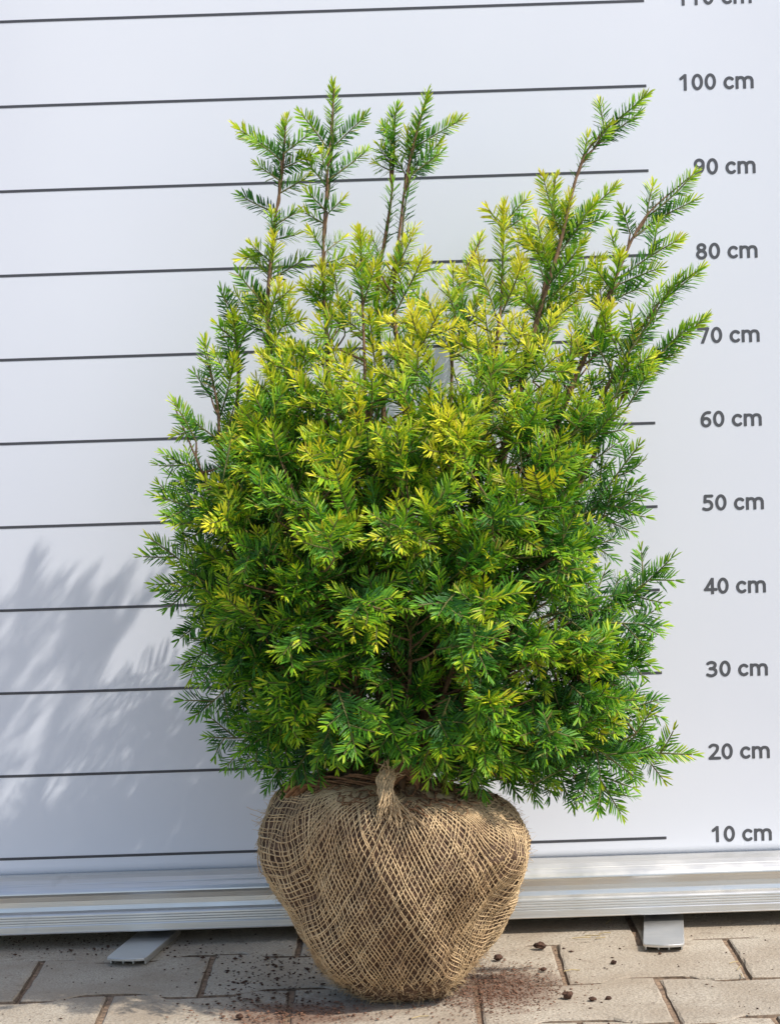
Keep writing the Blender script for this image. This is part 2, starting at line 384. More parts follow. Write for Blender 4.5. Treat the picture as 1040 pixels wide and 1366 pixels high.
# root ball profile (arc length s -> radius, height)
PR = np.array([(.0, .0), (.040, .0), (.060, .005), (.076, .018), (.091, .036), (.102, .058), (.115, .085), (.128, .115), (.1375, .145), (.139, .168), (.135, .190), (.122, .208), (.100, .219), (.070, .224), (.035, .228), (.0, .230)])
PRC = curve(PR, 160); PS = np.concatenate([[0], np.cumsum(np.linalg.norm(np.diff(PRC, axis=0), axis=1))]); SM = PS[-1]
def surf(th, s, off=0.0):
    th = np.asarray(th, float); s = np.clip(np.asarray(s, float), 0, SM)
    r = np.interp(s, PS, PRC[:, 0]); z = np.interp(s, PS, PRC[:, 1]); q = np.clip(z/.23, 0, 1)
    lump = .0050*np.sin(2*th+1.1+6*q)+.0036*np.sin(5*th-2+7*q)+.0030*np.sin(3*th+.4-11*q)+.0018*np.sin(11*th+14*q)+.0012*np.sin(17*th-23*q)
    rr = r*(1+.035*np.sin(th*3+.5)*q) + (lump+off)*np.clip(r/.08, 0, 1)
    tilt = (-.15*np.sin(th)*r)*(q**3)                     # left shoulder higher than the right one
    top = np.clip((s/SM-.72)/.28, 0, 1)
    tilt = tilt + top*.004*np.sin(7*th+3*s/SM*9) + off*.8*top
    cx = -.004+.006*q
    return np.stack([cx+rr*np.sin(th), -.297-rr*np.cos(th)*.98, np.maximum(z+tilt+(off*.0), .0004)], -1)
nt_, ns_ = 220, 110
TH, SS = np.meshgrid(np.linspace(-math.pi, math.pi, nt_, endpoint=False), np.linspace(0, SM, ns_), indexing='ij')
fine = np.array([[mnoise.fractal(Vector((math.sin(TH[i, 0])*9, math.cos(TH[i, 0])*9, SS[0, j]*62))*1.6, .6, 2.0, 4) for j in range(ns_)] for i in range(nt_)])
soilcov = np.clip((.105-SS)/.05, 0, 1) + np.clip((TH-.15)/.6, 0, 1)*np.clip(1-np.abs(SS-.250)/.06, 0, 1)*1.2
SV = surf(TH, SS, -.0022+fine*.0026+soilcov*.0022).reshape(-1, 3)
ii, jj = np.meshgrid(np.arange(nt_), np.arange(ns_-1), indexing='ij'); i2 = (ii+1) % nt_
SF = np.stack([ii*ns_+jj, i2*ns_+jj, i2*ns_+jj+1, ii*ns_+jj+1], -1).reshape(-1, 4)
ball = mesh_obj('root_ball', loc(SV), SF, M_SOIL, yew, smooth=True); ball['label'] = 'dark soil root ball showing through jute netting'
# jute netting: two families of threads, dragged askew so they cross as diamonds at the front
RB = .135; half = math.pi*RB
xs = np.arange(-half, half, .0016)
al = np.radians(np.interp(xs, [-.42, -.17, -.10, 0, .07, .115, .16, .42], [64, 69, 68, 62, 46, 20, 6, 4]))
SI = np.concatenate([[0], np.cumsum(.5*(np.sin(al[1:])+np.sin(al[:-1]))*np.diff(xs))]); SI -= np.interp(0, xs, SI)
net = Buf(); ZM = .155
def wob(x, s, ph): return .0011*np.sin(61*x+37*s+ph)+.0009*np.sin(140*x-90*s+2.1*ph)+.0013*np.sin(23*s-17*x+ph*.3)
for fam in (1, -1):
    k = -.60
    while k < .60:
        kk = k+RNG.normal(0, .0010); rad = .00056*RNG.uniform(.75, 1.35)
        if RNG.random() < .05: rad *= 1.5
        s = ZM + (kk-SI)/np.cos(al)
        s = s + .004*np.sin(xs*31+k*3) + wob(xs, s, k*40+fam)
        ok = (s > .072+.025*RNG.random()) & (s < SM-.012)
        idx = np.where(ok)[0]
        if len(idx) > 3:
            for seg in np.split(idx, np.where(np.diff(idx) > 1)[0]+1):
                if len(seg) < 4: continue
                xx = xs[seg]; sv_ = s[seg]
                L = np.concatenate([[0], np.cumsum(np.hypot(np.diff(xx), np.diff(sv_)))])
                m = max(4, int(L[-1]/.0030)); t = np.linspace(0, L[-1], m)
                xx = np.interp(t, L, xx); sv_ = np.interp(t, L, sv_)
                off = .0006 + .0005*np.sin(t*math.pi/.0050+k*300+(0 if fam > 0 else 1.5)) + .0007*np.sin(t*55+k*77)
                net.tube(surf(fam*xx/RB, sv_, off), rad*(1+.25*np.sin(t*210+k*50)), 4)
        k += .0050
nv, nf = net.arrays()
netting = mesh_obj('jute_netting', loc(nv), nf, M_JUTE, ball, smooth=True); tag(netting, kind='stuff')
# loose jute fibres standing off the netting
fz = Buf()
for q in range(3600):
    th = RNG.uniform(-2.2, 2.2); s = RNG.uniform(.05, SM-.02) if q < 2400 else RNG.uniform(.045, .11); p = surf(th, s, .0008)
    nrmv = nrm(surf(th, s, .02)-surf(th, s, 0)); d = nrm(nrmv*RNG.uniform(.1, .8)+RNG.normal(0, .8, 3)); L = RNG.uniform(.003, .011)
    fz.tube([p, p+d*L*.5+RNG.normal(0, .0006, 3), p+d*L+nrmv*.001+RNG.normal(0, .0015, 3)], [.00022, .0002, .00012], 3)
th = np.linspace(-1.45, -1.6, 14)
hang = curve([P(352, 1100, -.30), P(349, 1120, -.31), P(344, 1140, -.315), P(346, 1160, -.315), P(358, 1172, -.31), P(368, 1178, -.30)], 30); fz.tube(hang, .0005, 4)
for q in range(26):
    a = P(RNG.uniform(352, 375), RNG.uniform(1080, 1130), -.29); pts = [a]
    d = nrm([-1, -.2, RNG.uniform(-1, .6)])
    for j in range(4): pts.append(pts[-1]+d*.004+RNG.normal(0, .0013, 3))
    fz.tube(pts, .0003, 3)
fv, ff = fz.arrays(); tag(mesh_obj('loose_fibre', loc(fv), ff, M_JUTE, ball), kind='stuff')
# torn brown cloth rim gathered round the stems
rim = Buf()
for q in range(130):
    t0 = RNG.uniform(-2.2, 1.7); s0 = SM-RNG.uniform(.02, .115); pts = []; lift = RNG.uniform(.0015, .010); st = RNG.uniform(.015, .045)
    for j in range(9):
        pts.append(surf(t0+j*st, s0+.008*math.sin(j*.8+q), lift*math.sin(math.pi*(j+.5)/9))+RNG.normal(0, .0011, 3))
    rim.tube(pts, RNG.uniform(.0006, .0018), 5, .5)
for q in range(18):
    x0 = RNG.uniform(374, 480); y0 = 1052-.10*(x0-378)+RNG.uniform(-6, 6)
    rim.tube(curve([P(x0, y0+10, -.33), P(x0+18, y0-6, -.34), P(x0+50, y0-3, -.345), P(x0+80, y0+6, -.335)], 12), RNG.uniform(.0015, .0032), 6, .45)
rv, rf = rim.arrays(); mesh_obj('torn_cloth_rim', loc(rv), rf, M_BRN, ball, smooth=True)
# knot: the twisted tail of the cloth tied at the stems, fanning out over the front
kb = Buf()
axis = curve([P(518, 1028, -.385), P(514, 1045, -.400), P(516, 1066, -.412), P(523, 1084, -.420), P(536, 1108, -.430)], 26)
for q in range(75):
    a0 = RNG.uniform(0, 2*math.pi); rr = RNG.uniform(.2, 1)
    tt = np.linspace(0, 1, 26); wd = np.interp(tt, [0, .12, .3, .55, 1], [.0060, .0105, .0078, .0125, .030])
    an = a0+tt*2.4
    kp = axis + (np.cos(an)*wd*rr)[:, None]*CR + (np.sin(an)*wd*rr*.55)[:, None]*np.array([0, -1., .15]) + RNG.normal(0, .0004, (26, 3))
    e = int(RNG.uniform(17, 26)); kb.tube(kp[:e], .0012*np.linspace(1.1, .30, e), 5)
for q in range(30):                 # frayed ends standing out of the knot
    p = axis[int(RNG.integers(0, 5))]+RNG.normal(0, .004, 3); d = nrm(RNG.normal(0, .7, 3)+np.array([0, -.3, .8])); L = RNG.uniform(.006, .016)
    kb.tube([p, p+d*L*.5, p+d*L+RNG.normal(0, .003, 3)], [.0009, .0006, .0003], 4)
kv, kf = kb.arrays(); o = mesh_obj('cloth_knot', loc(kv), kf, M_KNOT, ball, smooth=True); o['label'] = 'twisted jute knot tied over the front of the root ball'
bl = Buf()                          # brown folded cloth flap beside the knot
for q in range(9):
    bl.tube(curve([P(522, 1040+q*1.2, -.365), P(540, 1016+q*2.2, -.372), P(552, 1028+q*2, -.37), P(556, 1044+q, -.362)], 12)+RNG.normal(0, .0006, (12, 3)), .0022, 5, .5)
bv, bf = bl.arrays(); mesh_obj('cloth_flap', loc(bv), bf, M_BRN, ball, smooth=True)

# ---------------------------------------------------------------- stems
STEMS = {}
def stem(key, pts, r0=.0055, r1=.0008):
    c = curve([P(*p)+0 for p in pts], 60); STEMS[key] = c
    b = Buf(); b.tube(c+0, np.linspace(1, 0, 60)**1.55*(min(r0, .006)-r1)+r1, 7); v_, f_ = b.arrays()
    mesh_obj('stem', loc(v_), f_, M_BARK, yew, smooth=True)
B0 = (528, 1062, -.29)
stem('a', [(518, 1062, -.29), (455, 850, -.28), (440, 640, -.26), (437, 480, -.25), (431, 340, -.22), (437, 230, -.205), (446, 118, -.20)], .0075)
stem('b', [(512, 1062, -.28), (420, 830, -.27), (372, 570, -.24), (357, 430, -.225), (365, 310, -.205), (377, 230, -.20), (381, 168, -.20)])
stem('c', [(530, 1062, -.27), (522, 780, -.25), (512, 560, -.24), (503, 400, -.225), (511, 330, -.215), (523, 250, -.205), (527, 150, -.20)], .005)
stem('d', [(538, 1062, -.29), (535, 760, -.27), (540, 540, -.25), (525, 410, -.24), (535, 290, -.22), (546, 215, -.21), (568, 132, -.205)], .005)
stem('e', [(548, 1062, -.31), (590, 830, -.32), (637, 650, -.31), (660, 480, -.28), (669, 380, -.25), (670, 278, -.23)], .0065)
stem('f', [(545, 1062, -.28), (610, 830, -.27), (682, 560, -.24), (715, 430, -.22), (745, 330, -.20), (772, 225, -.18), (800, 180, -.17), (858, 132, -.16)], .007)
stem('g', [(552, 1062, -.30), (650, 820, -.30), (745, 560, -.28), (790, 450, -.26), (825, 360, -.24), (860, 290, -.22), (918, 237, -.20)], .0065)
stem('h', [(555, 1062, -.32), (660, 840, -.35), (765, 600, -.29), (830, 480, -.285), (880, 402, -.28), (928, 362, -.275)], .004)
stem('i', [(555, 1062, -.30), (670, 860, -.31), (790, 610, -.26), (855, 490, -.26), (932, 432, -.255)], .004)
stem('j', [(545, 1062, -.26), (620, 800, -.18), (690, 540, -.11), (722, 400, -.08), (738, 300, -.065), (738, 240, -.06)], .006)
stem('k', [(510, 1062, -.27), (405, 850, -.24), (322, 640, -.21), (318, 500, -.20), (314, 430, -.195), (298, 394, -.19)], .0055)
stem('l', [(508, 1062, -.29), (385, 850, -.28), (302, 640, -.26), (290, 540, -.25), (272, 464, -.24)], .005)
stem('m', [(505, 1062, -.30), (365, 870, -.30), (290, 680, -.29), (234, 545, -.28)], .005)
stem('n', [(535, 1062, -.26), (585, 780, -.16), (600, 560, -.10), (608, 400, -.07), (640, 322, -.06)], .005)
stem('o', [(525, 1062, -.30), (490, 780, -.31), (488, 560, -.30), (484, 420, -.28), (480, 318, -.26)], .005)
stem('p', [(550, 1062, -.33), (600, 900, -.36), (640, 790, -.37), (670, 690, -.37)], .004)
stem('q', [(520, 1062, -.33), (470, 900, -.36), (430, 790, -.37), (405, 690, -.36)], .004)
stem('r', [(560, 1062, -.29), (680, 970, -.30), (790, 910, -.30), (820, 880, -.30)], .004)
stem('s', [(500, 1062, -.29), (400, 960, -.30), (320, 870, -.29), (280, 820, -.27)], .004)
stem('t', [(535, 1062, -.34), (545, 930, -.37), (548, 820, -.39), (550, 720, -.39)], .004)
ALLST = np.vstack([c[4:] for c in STEMS.values()])

# ---------------------------------------------------------------- needles and shoots
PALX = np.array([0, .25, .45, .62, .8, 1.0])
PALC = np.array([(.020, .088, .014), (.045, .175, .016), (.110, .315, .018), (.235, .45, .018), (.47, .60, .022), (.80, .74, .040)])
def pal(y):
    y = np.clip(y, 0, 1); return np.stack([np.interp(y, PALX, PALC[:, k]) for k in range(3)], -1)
NF = np.array([(0, 2, 1), (0, 3, 2), (1, 2, 5), (1, 5, 4), (2, 3, 6), (2, 6, 5), (4, 5, 7), (5, 6, 7)])
class Shoots:
    def __init__(s): s.nv = []; s.nc = []; s.k = 0; s.tw = Buf(); s.br = Buf()
    def shoot(s, base, d, L, Nn, yel=.4, radial=.0, nl=.019, bend=0.0, bare=0.0, dens=1.0, tan=0.0):
        d = nrm(d); Nn = np.asarray(Nn, float); Nn = nrm(Nn-d*(Nn@d)); m = 7
        t = np.linspace(0, 1, m); wv = RNG.normal(0, .03, 3)*L
        path = base+d*L*t[:, None]+Nn*(bend*L*t**2)[:, None]+wv*(np.sin(t*3)*.5)[:, None]
        s.tw.tube(path, np.linspace(.0009, .0006, m)*(1+L*3), 4)
        n = max(8, int(L*(1-bare)/(.00112-.00035*radial)*dens)); tt = np.sort(np.clip(bare+(1-bare)*((np.arange(n)+RNG.uniform(-.4, .4, n))/n)**.9, 0, 1)); tt[-4:] = 1.0
        pos = np.stack([np.interp(tt, t, path[:, k]) for k in range(3)], -1)
        T = nrm(np.stack([np.interp(tt, t, np.gradient(path, axis=0)[:, k]) for k in range(3)], -1))
        S = nrm(np.cross(T, Nn)); U = np.cross(S, T)
        side = np.where(np.arange(n) % 2 == 0, 1., -1.)
        phi = side*(np.radians(76)+RNG.normal(0, .20, n)); pr = RNG.uniform(-math.pi, math.pi, n)
        phi = np.where(RNG.random(n) < radial, pr, phi)
        lat = U*np.cos(phi)[:, None]+S*np.sin(phi)[:, None]
        a = np.radians(np.interp(tt, [0, .5, .85, 1], [66, 62, 52, 18]))+RNG.normal(0, .10, n)
        D = nrm(T*np.cos(a)[:, None]+lat*np.sin(a)[:, None])
        ref = nrm(U*(1-.6*radial)+T*(.35+.4*radial)+RNG.normal(0, .16, (n, 3)))
        W = nrm(np.cross(D, ref)); NN = np.cross(W, D)
        ln = nl*np.interp(tt, [0, .15, .7, 1], [.62, .95, 1.0, .72])*RNG.uniform(.78, 1.12, n)
        wd = RNG.uniform(.00076, .00100, n)*(1-.2*radial)
        cv = RNG.normal(.10, .07, n)*ln
        def at(u_, w_, dn): return pos+D*(ln*u_)[:, None]+NN*(cv*4*u_*(1-u_)*.8+cv*.2*u_-wd*dn)[:, None]+T*(ln*.16*u_*u_)[:, None]+W*(wd*w_)[:, None]
        V = np.stack([at(.03, 0, 0), at(.24, -.92, 0), at(.24, 0, .35), at(.24, .92, 0), at(.78, -.88, 0), at(.78, 0, .3), at(.78, .88, 0), at(1.0, 0, 0)], 1)
        y = yel+.66*(tt-.68)+RNG.normal(0, .12, n)
        yv = np.stack([y-.14, y+.05, y-.10, y+.05, y+.10, y-.04, y+.10, y+.10], 1)
        C = pal(yv)
        if tan > 0:
            k_ = (RNG.random(n) < tan)[:, None, None]; C = np.where(k_, C*.45+np.array((.46, .30, .10))*.55, C)
        gl = RNG.uniform(.82, 1.18, n)[:, None, None]; C = C*gl
        s.nv.append(V.reshape(-1, 3)); s.nc.append(C.reshape(-1, 3)); s.k += n
        return path
    def spray(s, base, tip, Nn, yel, nlat=4, radial=.15, nl=.019, bend=0.0, bare=0.0, lat=.5, tan=0.0, dens=1.0):
        d = np.asarray(tip)-np.asarray(base); L = np.linalg.norm(d); d = d/L
        path = s.shoot(base, d-nrm(Nn)*bend*.5, L, Nn, yel, radial, nl, bend, bare, dens, tan)
        S = nrm(np.cross(d, Nn))
        for i in range(nlat):
            t = .12+.66*(i+RNG.uniform(.1, .9))/nlat; sd_ = 1 if (i % 2) else -1
            a = np.radians(RNG.uniform(36, 58)); dd = d*math.cos(a)+S*sd_*math.sin(a)+nrm(Nn)*RNG.normal(0, .18)
            p = np.array([np.interp(t, np.linspace(0, 1, 7), path[:, k]) for k in range(3)])
            s.shoot(p, dd, L*lat*(1.15-t)*RNG.uniform(.75, 1.15)+.012, nrm(Nn)+RNG.normal(0, .2, 3), yel+RNG.normal(0, .05), radial, nl*.95, RNG.normal(0, .12), .06, dens, tan)
    def link(s, base, r=.0012):
        """woody branch from the nearest stem to the foot of a shoot"""
        q = ALLST; dz = base[2]-q[:, 2]; cost = np.linalg.norm(q-base, axis=1)+np.where(dz < .015, .25*(.015-dz)+.02, 0)
        p = q[np.argmin(cost)]; L = np.linalg.norm(base-p)
        mid = (p+base)/2+np.array([0, 0, -.10*L])+RNG.normal(0, .04, 3)*L
        n = 9; t = np.linspace(0, 1, n)[:, None]; s.br.tube((1-t)**2*p+2*t*(1-t)*mid+t*t*base, np.linspace(r*1.25, r*.75, n), 5)
    def build(s, name, parent, stuff=False):
        tb = s.tw.arrays(); parts = [tb]; mi = [np.ones(len(tb[1]), int)]
        V = tb[0]; F = tb[1]
        if s.br.n:
            bv_, bf_ = s.br.arrays(); F = np.vstack([F, bf_+len(V)]); V = np.vstack([V, bv_]); mi.append(np.zeros(len(bf_), int))
        o = mesh_obj(name, loc(V), F, [M_BARK, M_TWIG], parent, mi=np.concatenate(mi), smooth=True)
        nvv = np.concatenate(s.nv); ncc = np.concatenate(s.nc)
        nf_ = (NF[None]+8*np.arange(s.k)[:, None, None]).reshape(-1, 3)
        c = mesh_obj('needles', loc(nvv), nf_, M_NEE, o, cols=ncc); tag(c, kind='stuff')
        if stuff: tag(o, kind='stuff')
        return o
COUNT = [0, 0]
TOC = np.array([0, -1., .18])
def spray(bp, tp, yel, nlat=4, radial=.2, nl=.019, bend=0.0, bare=0.0, lat=.5, Nn=None, link=True, tan=0.0, dens=1.0):
    """one leafy shoot given by pixel + depth of its foot and tip"""
    a = P(*bp) if len(bp) == 3 and abs(bp[0]) > 2 else np.asarray(bp); b = P(*tp) if abs(tp[0]) > 2 else np.asarray(tp)
    S_ = Shoots(); nn = np.asarray(Nn if Nn is not None else TOC+RNG.normal(0, .25, 3))
    S_.spray(a, b, nn, yel, nlat, radial, nl, bend, bare, lat, tan, dens)
    if link: S_.link(a)
    S_.build('shoot', yew); COUNT[0] += 1; COUNT[1] += S_.k

# leaders: (foot, tip, depth, yellowness, laterals, radial)
Lr = [
 # stem a
 ((438, 262), (446, 114), -.203, .46, 0, .8), ((438, 200), (400, 152), -.205, .42, 0, .3), ((441, 200), (490, 157), -.20, .36, 0, .3),
 ((437, 250), (408, 210), -.21, .46, 0, .5), ((438, 240), (487, 203), -.20, .44, 0, .3), ((436, 232), (428, 205), -.22, .5, 0, .6),
 ((436, 283), (413, 258), -.21, .40, 0, .7), ((437, 285), (455, 267), -.215, .55, 0, .7), ((435, 300), (408, 284), -.20, .5, 0, .6),
 ((433, 338), (418, 310), -.22, .58, 0, .7), ((434, 336), (456, 318), -.22, .6, 0, .6), ((432, 352), (462, 342), -.22, .6, 0, .6), ((432, 420), (431, 355), -.225, .7, 2, .8),
 # stem b
 ((373, 250), (382, 160), -.20, .46, 0, .7), ((377, 208), (318, 171), -.20, .58, 0, .4), ((378, 205), (413, 178), -.195, .5, 0, .4), ((375, 215), (343, 188), -.21, .4, 0, .4),
 ((372, 240), (342, 222), -.205, .4, 0, .5), ((373, 258), (409, 238), -.205, .48, 0, .5), ((374, 226), (420, 206), -.19, .42, 0, .4),
 ((368, 284), (325, 262), -.20, .12, 0, .2), ((368, 300), (395, 284), -.205, .45, 0, .5), ((367, 320), (396, 314), -.205, .45, 0, .5), ((366, 320), (362, 285), -.21, .55, 0, .8),
 ((363, 350), (334, 328), -.21, .6, 1, .5), ((360, 380), (364, 318), -.21, .74, 1, .8), ((362, 372), (412, 345), -.20, .38, 0, .4), ((357, 412), (318, 366), -.22, .3, 0, .3),
 ((356, 440), (372, 380), -.22, .75, 2, .7), ((357, 470), (390, 410), -.23, .7, 2, .5), ((357, 460), (330, 400), -.22, .55, 2, .5),
 # stems c, d
 ((520, 228), (526, 146), -.20, .42, 0, .7), ((523, 222), (507, 196), -.205, .5, 0, .6), ((522, 228), (503, 218), -.20, .6, 0, .6), ((524, 200), (512, 168), -.205, .4, 0, .5),
 ((546, 225), (568, 126), -.205, .42, 0, .7), ((551, 198), (614, 160), -.20, .5, 0, .4), ((546, 228), (588, 192), -.20, .52, 0, .6), ((545, 232), (578, 214), -.205, .4, 0, .6),
 ((545, 216), (546, 178), -.20, .66, 0, .8), ((548, 212), (560, 165), -.19, .5, 0, .6), ((540, 232), (528, 205), -.20, .55, 0, .7), ((547, 235), (590, 205), -.21, .36, 0, .4),
 ((513, 330), (522, 245), -.21, .3, 0, .9, .35), ((536, 320), (545, 235), -.215, .3, 0, .9, .35),
 ((533, 330), (553, 304), -.22, .75, 0, .5), ((510, 370), (478, 312), -.25, .66, 0, .5), ((506, 345), (498, 318), -.22, .7, 0, .6), ((528, 360), (550, 318), -.23, .72, 0, .5), ((512, 420), (530, 335), -.24, .8, 2, .6), ((526, 420), (565, 340), -.24, .72, 2, .4),
 ((482, 385), (480, 310), -.262, .66, 0, .8), ((484, 400), (470, 350), -.27, .6, 0, .5), ((484, 410), (500, 355), -.27, .66, 0, .5),
 # stem e
 ((668, 410), (670, 275), -.24, .72, 0, .9), ((668, 305), (702, 266), -.23, .56, 0, .4), ((668, 302), (652, 278), -.235, .75, 0, .5), ((669, 310), (700, 288), -.235, .42, 0, .4), ((664, 430), (636, 345), -.25, .75, 1, .4), ((668, 420), (702, 350), -.25, .8, 1, .5),
 # stem f
 ((798, 190), (862, 127), -.165, .44, 0, .7), ((806, 176), (803, 140), -.17, .52, 0, .6), ((790, 200), (812, 168), -.17, .55, 0, .6), ((800, 190), (850, 152), -.16, .3, 0, .5), ((776, 218), (785, 185), -.175, .55, 0, .6), ((762, 258), (778, 205), -.18, .4, 0, .9, .3),
 ((747, 312), (724, 236), -.19, .68, 0, .5), ((748, 318), (820, 250), -.18, .5, 0, .4), ((746, 318), (805, 290), -.185, .38, 0, .3), ((742, 345), (760, 262), -.19, .72, 0, .8), ((735, 365), (715, 290), -.20, .78, 1, .6), ((738, 350), (792, 272), -.19, .55, 1, .4),
 ((725, 400), (800, 346), -.20, .58, 0, .3), ((715, 420), (798, 372), -.20, .62, 0, .3), ((718, 430), (690, 340), -.21, .78, 1, .6), ((712, 450), (770, 400), -.21, .7, 1, .4), ((728, 380), (735, 300), -.20, .78, 1, .8),
 # stem g
 ((862, 290), (924, 232), -.21, .44, 0, .5), ((862, 290), (869, 250), -.215, .56, 0, .6), ((870, 296), (926, 268), -.21, .46, 0, .3), ((842, 318), (888, 290), -.22, .44, 0, .4), ((840, 312), (832, 280), -.22, .42, 0, .5),
 ((829, 352), (817, 314), -.23, .6, 0, .6), ((830, 368), (905, 320), -.23, .5, 1, .4), ((824, 380), (880, 358), -.235, .45, 0, .3), ((812, 410), (830, 340), -.24, .6, 1, .7), ((805, 430), (800, 380), -.24, .72, 1, .6), ((818, 400), (855, 384), -.235, .35, 0, .3),
 # stems h, i
 ((878, 405), (934, 358), -.28, .5, 0, .8), ((828, 485), (905, 372), -.29, .42, 0, .6), ((858, 492), (938, 426), -.265, .42, 0, .6), ((866, 488), (915, 436), -.27, .38, 0, .4), ((845, 510), (900, 470), -.28, .5, 0, .4), ((835, 520), (872, 480), -.29, .55, 1, .4), ((820, 530), (850, 440), -.30, .66, 1, .5), ((795, 470), (818, 410), -.27, .72, 1, .7), ((838, 540), (868, 497), -.29, .5, 0, .4),
 # stems j, n (close to the banner)
 ((736, 320), (738, 238), -.062, .6, 0, .8), ((728, 380), (700, 300), -.07, .6, 1, .5), ((724, 395), (775, 320), -.07, .5, 1, .4), ((720, 420), (690, 350), -.08, .6, 1, .5), ((612, 400), (642, 318), -.06, .6, 0, .6), ((608, 430), (600, 360), -.07, .6, 0, .5), ((606, 420), (628, 350), -.07, .7, 0, .6), ((600, 470), (560, 400), -.10, .55, 1, .4), ((603, 480), (640, 400), -.10, .6, 1, .4),
 # left stems
 ((312, 440), (295, 390), -.19, .22, 0, .5), ((318, 470), (340, 400), -.20, .6, 1, .5), ((318, 500), (306, 420), -.20, .5, 1, .5), ((318, 492), (300, 452), -.19, .25, 0, .4), ((290, 540), (272, 458), -.24, .46, 0, .5), ((292, 560), (310, 480), -.24, .58, 1, .5), ((262, 590), (230, 538), -.28, .46, 0, .5), ((296, 590), (245, 556), -.27, .5, 1, .4), ((282, 530), (262, 500), -.245, .34, 0, .3),
]
for q in Lr:
    (x0, y0), (x1, y1), Y, ye, nl_, ra = q[:6]; de = q[6] if len(q) > 6 else 1.0
    L_ = math.hypot(x1-x0, y1-y0)
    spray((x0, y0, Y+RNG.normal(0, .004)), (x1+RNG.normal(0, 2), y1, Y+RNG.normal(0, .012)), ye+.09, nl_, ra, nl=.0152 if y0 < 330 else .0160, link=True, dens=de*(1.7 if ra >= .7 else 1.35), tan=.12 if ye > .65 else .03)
# silhouette sprays low on both sides: (foot, tip, depth, yellowness)
Sl = [((300, 640), (221, 610), -.27, .38), ((310, 660), (228, 638), -.24, .22), ((310, 690), (209, 664), -.28, .42), ((320, 720), (220, 690), -.25, .3), ((290, 790), (202, 720), -.28, .4), ((310, 800), (235, 755), -.31, .45),
 ((330, 790), (216, 788), -.27, .2), ((330, 820), (240, 840), -.28, .2), ((320, 840), (240, 885), -.29, .3), ((340, 870), (262, 890), -.32, .36), ((340, 880), (262, 955), -.30, .18), ((360, 900), (300, 950), -.30, .14), ((370, 980), (275, 984), -.28, .2), ((400, 960), (322, 1000), -.32, .3), ((410, 970), (354, 1052), -.31, .12), ((400, 930), (345, 985), -.35, .35), ((430, 980), (385, 1040), -.33, .2),
 ((790, 680), (852, 598), -.28, .36), ((770, 610), (830, 540), -.29, .42), ((770, 690), (850, 648), -.27, .3), ((760, 710), (852, 664), -.29, .36), ((740, 690), (818, 742), -.26, .2), ((740, 730), (800, 715), -.30, .42), ((800, 830), (896, 748), -.28, .34), ((790, 830), (882, 832), -.29, .3), ((780, 800), (850, 790), -.30, .3), ((780, 850), (868, 886), -.30, .24), ((780, 880), (858, 868), -.27, .24),
 ((780, 960), (877, 936), -.28, .2), ((800, 1000), (922, 1005), -.30, .5), ((780, 980), (870, 1010), -.29, .34), ((770, 990), (828, 1084), -.31, .3), ((760, 980), (800, 1078), -.29, .14), ((740, 960), (850, 1040), -.33, .3), ((720, 980), (760, 1066), -.27, .08), ((680, 960), (715, 1064), -.28, .1), ((640, 960), (690, 1060), -.26, .08), ((660, 940), (745, 1050), -.34, .34), ((610, 960), (645, 1060), -.36, .2), ((590, 950), (600, 1052), -.40, .4), ((600, 930), (560, 1035), -.42, .34), ((505, 930), (520, 1000), -.37, .2), ((450, 920), (475, 1005), -.42, .38), ((470, 920), (420, 1015), -.38, .26), ((420, 950), (435, 1025), -.31, .1), ((370, 950), (372, 1040), -.30, .12)]
for (x0, y0), (x1, y1), Y, ye in Sl:
    spray((x0, y0, Y+RNG.normal(0, .01)), (x1, y1, Y+RNG.normal(0, .02)), ye+.07, int(RNG.integers(3, 6)), .2, nl=.0166, bend=-.10 if y1 > y0 else .10, lat=.42, Nn=np.array([RNG.normal(0, .3), -.8, .55+RNG.normal(0, .25)]))

# front of the crown: sprays over its bulging surface
LEFT = np.array([(330, 400), (440, 368), (500, 326), (560, 296), (620, 272), (700, 252), (760, 244), (830, 262), (900, 285), (960, 318), (1010, 360), (1050, 410)])
RIGHT = np.array([(330, 690), (400, 760), (450, 830), (500, 830), (560, 810), (640, 800), (700, 785), (760, 810), (850, 845), (940, 850), (1000, 830), (1050, 760)])
def span(y): return np.interp(y, LEFT[:, 0], LEFT[:, 1]), np.interp(y, RIGHT[:, 0], RIGHT[:, 1])
def depth(x, y, k=1.0):
    a, b = span(y); u = (x-(a+b)/2)/((b-a)/2)
    bulge = np.interp(y, [350, 450, 560, 700, 850, 960, 1040], [.03, .08, .14, .19, .20, .17, .11])
    mid = np.interp(y, [350, 500, 700, 1040], [-.235, -.26, -.28, -.29])
    return mid-bulge*k*math.sqrt(max(0, 1-u*u)), u
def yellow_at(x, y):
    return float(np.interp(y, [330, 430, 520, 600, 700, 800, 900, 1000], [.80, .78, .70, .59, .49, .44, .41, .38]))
inner = Shoots(); NPART = 0
clump = []
tries = 0
while len(clump) < 80 and tries < 20000:
    tries += 1; y = RNG.uniform(380, 1030); a, b = span(y); x = RNG.uniform(a+25, b-25)
    if all((x-p[0])**2+(y-p[1])**2 > 72**2 for p in clump): clump.append((x, y))
CLY = RNG.normal(0, .04, 80)
pts = []; tries = 0
